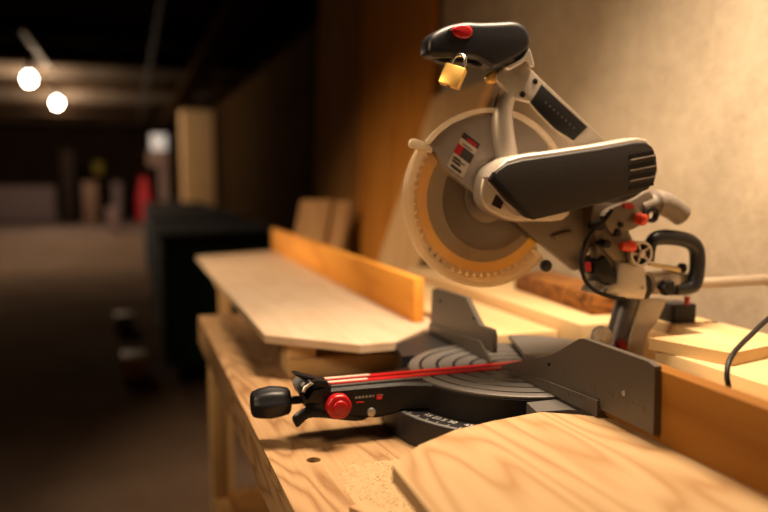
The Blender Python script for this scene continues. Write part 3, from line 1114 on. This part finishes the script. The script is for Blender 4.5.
# blade
bm = bmesh.new()
NT = 60
pts = []
for k in range(NT):
    a = 2 * PI * k / NT
    for da, r in ((0, 81), (0.03, 80), (0.05, 74.5)):
        pts.append((CX + r * PB * math.cos(a + da), CZ + r * PB * math.sin(a + da)))
slab(bm, pts, YB - 0.0012, YB + 0.0012)
bl = obj('blade', bm, M['tooth'], head, smooth=False)
bm = bmesh.new()
arc_ring(bm, CX, CZ, 64.5 * PB, 74.4 * PB, 0, 2 * PI, YB - 0.0016, YB + 0.0016, 90)
o = obj('blade_band', bm, M['blade_yellow'], bl); o['label'] = 'yellow coated ring near the teeth'
bm = bmesh.new()
disc_y(bm, CX, CZ, 64.5 * PB, YB - 0.0016, YB + 0.0016, 64)
disc_y(bm, CX, CZ, 24 * PB, YB - 0.007, YB + 0.007, 40, 0.001)
o = obj('blade_plate', bm, M['blade'], bl)

# translucent lower guard
bm = bmesh.new()
A0, A1 = math.radians(145), math.radians(316)
YF = YB - 0.016; YK = YB + 0.010
n = 80
q = []
prof = [(52, YF), (82, YF), (84, YF), (87, YF + 0.002), (89.5, YF + 0.006), (89.5, YK - 0.006), (87, YK - 0.002), (82, YK), (80, YK),
        (80, YK - 0.0015), (81, YK - 0.0015), (86, YK - 0.004), (87.5, YK - 0.008), (87.5, YF + 0.008), (86, YF + 0.004), (84, YF + 0.0015), (82, YF + 0.0015), (52, YF + 0.0015)]
for k in range(n + 1):
    a = A0 + (A1 - A0) * k / n
    q.append([bm.verts.new((CX + r * PB * math.cos(a), y, CZ + r * PB * math.sin(a))) for r, y in prof])
for i in range(n):
    for k in range(len(prof)):
        f = bm.faces.new((q[i][k], q[i][(k + 1) % len(prof)], q[i + 1][(k + 1) % len(prof)], q[i + 1][k]))
        f.material_index = 1 if (1 <= k <= 8) else 0
lg = obj('lower_guard', bm, [M['guard'], M['guard_frost']], head)
lg['label'] = 'translucent frosted blade guard'
bm = bmesh.new()
slab(bm, smooth_poly(pxs([(410, 147), (410, 141), (414, 138.5), (424, 142), (432, 148), (431, 153), (420, 150)], YF), 3), YF - 0.001, YF + 0.006, 0.0015, 2)
obj('guard_cap', bm, M['guard_rim'], lg)
bm = bmesh.new()
a = at(547, 266, YF - 0.006)
disc_y(bm, a[0], a[1], 0.0095, YF - 0.008, YF + 0.003, 24, 0.003)
obj('bumper', bm, M['rubber'], lg)

# hub casing and motor housing
YM = 0.985
bm = bmesh.new()
slab(bm, smooth_poly(pxs([(481, 197), (483, 179), (489, 168), (501, 160), (515, 156), (560, 156), (570, 215), (530, 222), (509, 221), (495, 215), (486, 208)], YM + 0.012), 4), YM + 0.012, YB - 0.023, 0.005, 3)
mh = obj('hub_casing', bm, M['alu'], head)
bm = bmesh.new()
a = at(498, 202, YM + .012)
sq = [(a[0] + 0.0115 * math.cos(t), a[1] + 0.0115 * math.sin(t)) for t in [math.radians(20 + 90 * k) for k in range(4)]]
slab(bm, sq, YM + 0.011, YM + 0.014)
o = obj('arbor_port', bm, M['dark_void'], mh); o['label'] = 'dark square opening'
YC = 0.945
cov = [(491, 181), (497, 171), (507, 164), (522, 160), (560, 154.5), (600, 148.5), (636, 142), (646, 142), (653, 147), (657, 157), (658, 170), (655, 182), (648, 190), (636, 194), (600, 204), (560, 214), (534, 220), (524, 213), (508, 198)]
bm = bmesh.new()
slab(bm, pxs([(493, 177), (498, 167), (506, 159.5), (522, 155), (560, 150), (600, 144), (636, 137.5), (646, 139), (651, 145), (654, 156), (655, 170), (652, 180), (644, 188), (620, 197), (560, 212), (534, 218), (526, 216), (512, 199)], YC + 0.012), YC + 0.010, YM + 0.011, 0.004, 3)
mo = obj('motor_housing', bm, M['alu'], head)
bm = bmesh.new()
slab(bm, pxs(cov, YC), YC, YC + 0.0095, 0.003, 3)
cv = obj('motor_cover', bm, M['dkgrey'], mo)
bm = bmesh.new()
slab(bm, pxs([(490, 180), (495, 172), (534, 219.5), (527, 217.5), (508, 201)], YC - .0012), YC - 0.0012, YC + 0.008, 0.001, 2)
obj('cover_lip', bm, M['black'], mo)
for k, v in enumerate((157.5, 168, 178.5)):
    bm = bmesh.new()
    slab(bm, pxs([(631, v + 2), (655 + (k == 1), v - 2.6), (655 + (k == 1), v - 1.2), (631, v + 3.6)], YC - 0.002), YC - 0.002, YC + 0.004, 0.0004, 1)
    obj('vent_rib', bm, M['alu_dark'], mo)
for k, v in enumerate((153, 163, 173.5, 184)):
    bm = bmesh.new()
    slab(bm, pxs([(629, v + 2), (654, v - 2.6), (654, v + 1.4), (629, v + 6)], YC - 0.0006), YC - 0.0006, YC + 0.004)
    obj('vent_slot', bm, M['black'], mo)
# motor body behind the cover
bm = bmesh.new()
slab(bm, pxs([(566, 166), (640, 150), (645, 180), (600, 200), (570, 206)], YM + .02), YM + 0.02, YB + 0.03, 0.006, 3)
obj('motor_body', bm, M['alu_dark'], mo)
# brackets under the cover, toward the column
bm = bmesh.new()
slab(bm, smooth_poly(pxs([(596, 200), (612, 203), (630, 200), (648, 190), (655, 198), (652, 212), (642, 226), (630, 230), (634, 242), (628, 262), (618, 264), (604, 250), (596, 236), (592, 222)], YM + .02), 3), YM + 0.02, YB + 0.02, 0.005, 3)
br = obj('head_bracket', bm, M['alu_dark'], head)
bm = bmesh.new()
slab(bm, smooth_poly(pxs([(604, 216), (616, 206), (632, 204), (642, 212), (640, 226), (626, 232), (612, 234)], YM + .008), 3), YM + 0.008, YM + 0.03, 0.004, 2)
obj('pivot_cap', bm, M['alu_dark'], br)
for u, v, r in ((618, 233, 4), (621, 225, 3), (607, 244, 4.5), (600, 226, 5)):
    a = at(u, v, YM + .006)
    bm = bmesh.new(); disc_y(bm, a[0], a[1], r * PB, YM + 0.004, YM + 0.03, 18, 0.001)
    obj('bolt', bm, M['black'], br)
bm = bmesh.new()
a = at(621, 246, YM); b = at(636, 248, YM)
lathe(bm, [(0, 0.0065), (0.012, 0.0085), (0.022, 0.0095), (0.025, 0.007)], (a[0], YM, a[1]), (1, 0, -0.05), 20)
o = obj('pivot_knob', bm, M['red_orange'], br); o['label'] = 'orange red knob'
bm = bmesh.new()
a = at(640, 218, YM); 
lathe(bm, [(0, 0.008), (0.006, 0.0095), (0.014, 0.0095), (0.018, 0.006)], (a[0] - 0.003, YM + 0.006, a[1]), (0.5, -0.8, -0.2), 20)
o = obj('depth_stop_knob', bm, M['red_orange'], br); o['label'] = 'red depth stop knob'
bm = bmesh.new()
slab(bm, pxs([(624, 204), (631, 202), (636, 206), (633, 209), (625, 208)], YM + .004), YM + 0.004, YM + 0.012, 0.001, 1)
obj('lever_tab', bm, M['red'], br)
bm = bmesh.new()
slab(bm, pxs([(587, 263), (591, 262), (592, 271), (588, 272)], YM + .02), YM + 0.02, YM + 0.028, 0.001, 1)
obj('limit_stop', bm, M['red'], br)

# dust port
bm = bmesh.new()
pth = [(at(642, 208, YH + .01)), at(656, 203, YH + .01), at(664, 203, YH + .01), at(674, 208, YH + .01), at(684, 215, YH + .01)]
pp = spline([(p[0], YH + 0.015, p[1]) for p in pth], 5)
rr = []
for i in range(len(pp)):
    t = i / (len(pp) - 1)
    rr.append(0.0135 if t < .28 else (0.0195 if t < .75 else 0.0188))
tube(bm, pp, rr, 24)
dp = obj('dust_port', bm, M['pewter'], head)
bm = bmesh.new()
a = at(652, 215, YH - 0.004)
arc_ring(bm, a[0], a[1], 0.0075, 0.0125, 0, 2 * PI, YH - 0.006, YH + 0.004, 30)
obj('clamp_ring', bm, M['black'], dp)
bm = bmesh.new()
a = at(640, 205, YH)
tube(bm, spline([(at(630, 209, YH)[0], YH + .015, at(630, 209, YH)[1]), (at(640, 203, YH)[0], YH + .015, at(640, 203, YH)[1]), (at(652, 205, YH)[0], YH + .015, at(652, 205, YH)[1])], 4), 0.010, 16)
obj('duct_neck', bm, M['alu'], dp)

# black hose loop
bm = bmesh.new()
lp = [(612, 210), (603, 222), (592, 232), (584, 246), (581, 262), (585, 280), (596, 291), (612, 297), (624, 299)]
tube(bm, spline([(at(u, v, YM + .006)[0], YM + 0.006, at(u, v, YM + .006)[1]) for u, v in lp], 6), 0.0032, 12)
obj('motor_cable', bm, M['black'], head)

# handle struts
YS = 1.032
bm = bmesh.new()
tp = [((520, 76), 7.5), ((512, 88), 9), ((505, 100), 10.5), ((502, 114), 11), ((503, 135), 11.5), ((507, 160), 12.5)]
pp = [Vector((at(u, v, YS)[0], YS, at(u, v, YS)[1])) for (u, v), r in tp]
sp = spline(pp, 5)
rr = [0.0125 + 0.0055 * min(1, i / len(sp) * 1.3) for i in range(len(sp))]
tube(bm, sp, rr, 24, sy=0.85)
obj('curved_strut', bm, M['alu'], head)
YP = 1.02
bm = bmesh.new()
slab(bm, pxs([(496, 78), (499, 70), (507, 64), (520, 58), (526, 59), (530, 68), (608, 143), (574, 151), (569, 139), (556, 128.5), (541, 113.5), (532, 103), (524, 101), (510, 97), (503, 86)], YP), YP, YP + 0.012, 0.002, 3)
ss = obj('straight_strut', bm, M['alu'], head)
bm = bmesh.new()
slab(bm, pxs([(542, 84.5), (588, 127), (574, 140.5), (556, 129), (541, 114), (531, 102.5)], YP - .002), YP - 0.002, YP + 0.003, 0.001, 2)
il = obj('strut_inlay', bm, M['black'], ss); il['label'] = 'black textured inlay with faint lettering'
bm = bmesh.new()
for k in range(8):
    u = 545 + k * 4; v = 103 + k * 3.6
    slab(bm, pxs([(u, v), (u + 1.4, v - 1.6), (u + 2.2, v - 0.9), (u + .9, v + .9)], YP - .0026), YP - 0.0026, YP - 0.0018)
obj('inlay_lettering', bm, M['post'], ss, smooth=False)
for u, v in ((535, 81.5), (522.5, 94.5)):
    a = at(u, v, YP)
    bm = bmesh.new(); disc_y(bm, a[0], a[1], 0.0046, YP - 0.0015, YP + 0.003, 18, 0.0006)
    obj('screw', bm, M['black'], ss)
bm = bmesh.new()
slab(bm, smooth_poly(pxs([(489, 77), (493, 72), (508, 66), (510, 74), (502, 80), (493, 83)], YP + .004), 3), YP + 0.004, YP + 0.022, 0.003, 2)
obj('lock_off_lever', bm, M['brass'], ss)['label'] = 'tan lever beside the grip'

# grip
YQ = 1.0
bm = bmesh.new()
slab(bm, smooth_poly(pxs([(427, 45), (430, 36), (440, 29), (452, 24.5), (466, 22), (480, 22.5), (497, 22), (514, 21.5), (524, 26), (529.5, 35), (529.5, 46), (521, 55), (505, 64), (494, 69), (486, 65), (476, 60), (462, 58), (448, 58), (436, 58), (428, 54)], YQ + .012), 4), YQ + 0.006, YQ + 0.044, 0.0095, 5)
gr = obj('grip', bm, M['rubber'], head)
# lower seam ridge of the grip
bm = bmesh.new()
slab(bm, smooth_poly(pxs([(505, 66), (515, 62), (524, 57), (529, 48), (532, 54), (535, 66), (530, 66), (526, 61), (510, 70)], YQ + .01), 2), YQ + 0.010, YQ + 0.045, 0.002, 1)
obj('grip_collar', bm, M['alu'], gr)
# red button
bm = bmesh.new()
slab(bm, smooth_poly(pxs([(452, 29), (457, 24.5), (467, 24), (473, 29), (472, 36), (465, 38.5), (457, 36)], YQ + .002), 4), YQ + 0.002, YQ + 0.03, 0.004, 3)
o = obj('safety_button', bm, M['red'], gr); o['label'] = 'red safety release button'
bm = bmesh.new()
a = at(450, 29.5, YQ + .002)
disc_y(bm, a[0], a[1], 0.0018, YQ - 0.0015, YQ + 0.01, 12)
obj('screw', bm, M['tin'], gr)
# trigger: a curved blade under the grip, with lock hole ring
bm = bmesh.new()
slab(bm, smooth_poly(pxs([(432, 54), (448, 55), (470, 57), (484, 63), (478, 67), (466, 63), (448, 63), (436, 60)], YQ + .018), 3), YQ + 0.018, YQ + 0.038, 0.003, 2)
obj('trigger', bm, M['black'], gr)

# -------- padlock (hangs from the trigger)
YPd = 0.998
pc = at(454, 76, YPd)
pad = empty('padlock', (pc[0], YPd + 0.005, pc[1] - 0.02))
tag(pad, 'small brass padlock with steel shackle hanging from the saw trigger', 'padlock')
bm = bmesh.new()
box(bm, -0.0155, 0.0155, -0.0070, 0.0070, -0.015, 0.015, bev=0.0015)
mt = Matrix.Translation((pc[0], YPd + 0.005, pc[1])) @ Matrix.Rotation(math.radians(24), 4, 'Y') @ Matrix.Rotation(math.radians(-38), 4, 'Z')
bmesh.ops.transform(bm, matrix=mt, verts=bm.verts)
obj('body', bm, M['brass'], pad)
bm = bmesh.new()
sh = [(-0.0095, 0.013), (-0.0095, 0.023), (-0.007, 0.030), (0, 0.0335), (0.007, 0.030), (0.0095, 0.023), (0.0095, 0.013)]
tube(bm, spline([(x, 0, z) for x, z in sh], 5), 0.0025, 12)
bmesh.ops.transform(bm, matrix=mt, verts=bm.verts)
obj('shackle', bm, M['steel'], pad)
bm = bmesh.new()
lathe(bm, [(0, 0.003), (0.0006, 0.003)], (0, 0, -0.0151), (0, 0, -1), 14)
bmesh.ops.transform(bm, matrix=mt, verts=bm.verts)
obj('keyhole', bm, M['black'], pad)

# ---------------------------------------------------------------- power cord over the right fence
bm = bmesh.new()
cp = [(0.700, 0.700, 0.986), (0.698, 0.703, 1.01)]
pts = []
for (u, v, y) in ((729, 388, 0.66), (727, 376, 0.665), (729, 362, 0.675), (737, 349, 0.69), (752, 334, 0.72), (768, 319, 0.75), (800, 294, 0.80), (850, 270, 0.86)):
    x, z = at(u, v, y)
    pts.append((min(x, WX - 0.02), y, z))
pts += [(WX - 0.006, 0.92, 1.30), (WX - 0.004, 0.95, 1.42)]
tube(bm, spline(pts, 6), 0.0032, 12)
tag(obj('power_cord', bm, M['black']), 'black electric cable curving up from the planks at the right edge', 'cord')
# dark wedge block beside the column
bm = bmesh.new()
box(bm, 0.875, 0.92, 1.04, 1.09, 1.0015, 1.034, bev=0.002)
tag(obj('clamp_block', bm, M['dkgrey']), 'small dark grey block on the planks under the sliding rail', 'block')

# ================================================================== LEANING BOARDS BEHIND
def leaning(name, m, x0, y0, y1, h, lab, cat='board', th=0.018, lean=0.10, z0=0.0, group=None, skew=0.0):
    """board leaning on the wall: bottom at x0, top touching the wall"""
    bm = bmesh.new()
    xt = x0 + lean
    a = [(x0, y0, z0), (x0, y1, z0), (xt, y1 + skew, z0 + h), (xt, y0 + skew, z0 + h)]
    lo = [bm.verts.new(p) for p in a]
    hi = [bm.verts.new((p[0] + th, p[1], p[2])) for p in a]
    for i in range(4):
        bm.faces.new((lo[i], lo[(i + 1) % 4], hi[(i + 1) % 4], hi[i]))
    bm.faces.new(lo); bm.faces.new(hi)
    o = obj(name, bm, m, smooth=False)
    tag(o, lab, cat, group)
    return o


leaning('plywood_sheet', M['sheet_dark'], 0.98, 3.47, 4.30, 2.3, 'dark brown plywood sheet upright against the wall, farthest from saw', 'plywood sheet', lean=0.08, z0=0)
leaning('plywood_sheet', M['sheet_brown'], 1.0, 2.56, 3.46, 2.35, 'tall orange brown plywood sheet upright behind the wing board', 'plywood sheet', lean=0.065, z0=0)
leaning('leaning_board', M['sheet_tan'], 0.93, 2.47, 2.89, 0.66, 'pale tan board leaning slanted between plywood sheet and saw blade', 'board', lean=0.05, z0=0.8655, skew=-0.50)
# cross bearer for short offcuts standing on the floor-level stand behind the wing
for i, (xa, xb, h, tilt, lab) in enumerate(((0.66, 0.80, 0.262, 0.070, 'left one of two short pale boards standing beyond the orange fence board'),
                                            (0.805, 0.89, 0.255, 0.075, 'right one of two short pale boards standing beyond the orange fence board'))):
    bm = bmesh.new()
    pts = [(xa, 0.89), (xb, 0.89), (xb + tilt, 0.89 + h), (xa + tilt, 0.89 + h)]
    lo = [bm.verts.new((x, 3.26 + (z - .89) * .25 + i * 0.02, z)) for x, z in pts]
    hi = [bm.verts.new((x, 3.28 + (z - .89) * .25 + i * 0.02, z)) for x, z in pts]
    for k in range(4):
        bm.faces.new((lo[k], lo[(k + 1) % 4], hi[(k + 1) % 4], hi[k]))
    bm.faces.new(lo); bm.faces.new(hi)
    tag(obj('board_offcut', bm, M['sheet_tan'], smooth=False), lab, 'board')
tb = empty('side_table', (0.8, 3.4, 0))
tag(tb, 'plain wooden stand beyond the bench holding the short offcuts', 'stand')
mkbox('shelf_board', M['stud'], tb, 0.63, 0.925, 3.15, 3.65, 0.87, 0.8895)
for x in (0.64, 0.88):
    mkbox('leg', M['stud'], tb, x, x + 0.04, 3.3, 3.34, 0, 0.8695)

# ================================================================== DARK TEAL BINS ALONG THE WALL
names = ['nearest the bench', 'second from the bench', 'third from the bench', 'farthest from the bench']
for i in range(4):
    y0 = 4.55 + i * 1.75
    b = empty('storage_bin', (0.6, y0 + 0.8, 0))
    tag(b, 'dark teal covered bin standing by the corridor wall, ' + names[i], 'bin', 'dark teal bins along the corridor')
    bm = bmesh.new(); box(bm, 0.17, 0.97, y0, y0 + 1.6, 0.12, 0.86, bev=0.03)
    obj('bin_body', bm, M['teal'], b)
    bm = bmesh.new(); box(bm, 0.155, 0.985, y0 - 0.015, y0 + 1.615, 0.862, 0.90, bev=0.012)
    obj('lid', bm, M['dark_void'], b)
    for (x, y) in ((0.25, y0 + 0.12), (0.80, y0 + 0.12), (0.25, y0 + 1.4), (0.80, y0 + 1.4)):
        bm = bmesh.new(); box(bm, x, x + 0.12, y, y + 0.12, 0.0, 0.119, bev=0.004)
        obj('foot', bm, M['black'], b)
for (x, y, lab) in ((-0.09, 4.86, 'small tan wood block on the floor beside the nearest teal bin'), (-0.16, 6.37, 'small tan wood block on floor beside second teal bin')):
    o = mkbox('floor_block', M['pine_pale'], None, x, x + 0.15, y, y + 0.2, 0, 0.135, bev=0.004)
    tag(o, lab, 'wood block')

# ================================================================== CORRIDOR BACKGROUND
bm = bmesh.new(); box(bm, 0.97, 1.56, 15.0, 15.6, 0, CEIL - 0.4, bev=0.01)
tag(obj('column', bm, M['beige_col']), kind='structure', label='square beige concrete column at the end of the bins', cat='column')
# bare ceiling bulbs
for i, (x, y, z, lab) in enumerate(((-1.324, 12.0, 2.665, 'nearer glowing bare bulb hanging from corridor ceiling'), (-1.25, 15.5, 2.655, 'farther glowing bare bulb hanging from corridor ceiling'))):
    L = empty('ceiling_lamp', (x, y, CEIL))
    tag(L, lab, 'lamp')
    bm = bmesh.new()
    lathe(bm, [(-0.075, 0.02), (-0.06, 0.05), (-0.03, 0.068), (0, 0.073), (0.03, 0.068), (0.06, 0.05), (0.08, 0.03)], (x, y, z - 0.005), (0, 0, 1), 20)
    obj('bulb', bm, M['bulb'], L)
    bm = bmesh.new()
    lathe(bm, [(0.078, 0.035), (0.12, 0.04), (0.13, 0.05), (CEIL - z + 0.005, 0.05)], (x, y, z - 0.005), (0, 0, 1), 16)
    obj('socket', bm, M['tin'], L)
    point('lamp_light', (x, y, z - 0.12), 125, (1.0, 0.72, 0.46), 0.08)
# pipes under the ceiling
for i, (x, z, r, y0, y1, m, lab) in enumerate(((-0.98, 2.72, 0.016, 8.5, 12.2, M['alu_dark'], 'thin galvanised conduit under the ceiling right of the bulbs'),
                                               (0.30, 2.70, 0.03, 5.0, 24.0, M['dark_void'], 'thick dark pipe running under the corridor ceiling'))):
    bm = bmesh.new(); tube(bm, [(x, y0, z), (x, y1, z)], r, 14)
    tag(obj('ceiling_pipe', bm, m), lab, 'pipe')

# far end clutter
def thing_box(name, m, x0, x1, y0, y1, z0, z1, lab, cat, bev=0.02):
    bm = bmesh.new(); box(bm, x0, x1, y0, y1, z0, z1, bev=bev)
    return tag(obj(name, bm, m), lab, cat)


def farbox(name, m, u0, u1, vt, vb, y, lab, cat, dz=0.5, floor=True):
    a = at(u0, vt, y); b = at(u1, vb, y)
    z0 = 0.0 if floor else b[1]
    return thing_box(name, m, a[0], b[0], y, y + dz, z0, a[1], lab, cat)


red = empty('red_canister', (0, 22, 0))
a = at(137, 176, 22.0); b = at(153, 212, 22.0)
red.location = ((a[0] + b[0]) / 2, 22.2, 0)
tag(red, 'upright bright red canister standing far down the corridor', 'canister')
bm = bmesh.new()
cxr = (a[0] + b[0]) / 2
lathe(bm, [(0, 0.18), (0.05, 0.22), (0.75, 0.22), (0.9, 0.17), (1.25, 0.12), (1.3, 0.05)], (cxr, 22.2, 0.001), (0, 0, 1), 24)
obj('tank', bm, M['far_red'], red)
bm = bmesh.new()
tube(bm, [(cxr + 0.16, 22.1, 0.3), (cxr + 0.2, 22.1, 0.9), (cxr + 0.05, 22.1, 1.35)], 0.03, 10)
obj('hose', bm, M['black'], red)
farbox('stacked_crate', M['scrap'], 82, 98, 182, 209, 21.0, 'brown crate against the dark far end left of the red object', 'crate')
farbox('storage_cabinet', M['dark_void'], 60, 76, 150, 212, 21.5, 'tall dark cabinet at the far end of corridor', 'cabinet')
farbox('plastic_tub', M['pinkish'], 106, 119, 208, 216, 18.0, 'low faded pink tub on the floor near the red object', 'tub')
farbox('plastic_sheet_stack', M['pinkish'], 112, 122, 182, 208, 23.0, 'pale pinkish upright panel left of the red object', 'panel')
farbox('low_partition', M['pinkish'], -20, 56, 186, 214, 24.0, 'long low grey mauve partition at far left of corridor', 'partition', dz=0.15)
farbox('bench_ledge', M['beige_col'], 150, 180, 207, 214, 14.0, 'low tan ledge on the floor beside the column', 'ledge')
farbox('wall_sign', M['yellow'], 93, 103, 162, 174, 26.5, 'small square yellow sign hanging far down the corridor', 'sign', 0.05, False).location
o = farbox('light_panel', M['panel_glow'], 151, 167, 134, 151, 17.0, 'glowing white rectangular light panel left of the column', 'lamp', 0.15, False)
bm = bmesh.new(); a = at(148, 156, 16.0); b = at(168, 166, 16.0); box(bm, a[0], b[0], 16.0, 16.3, b[1], a[1] + 0.12)
obj('shelf', bm, M['pinkish'], o)
farbox('tall_locker', M['pinkish'], 160, 170, 166, 210, 17.0, 'narrow mauve locker left of beige column', 'locker')
point('far_lamp_light', (-1.5, 19.0, 2.3), 150, (1.0, 0.78, 0.62), 0.2)
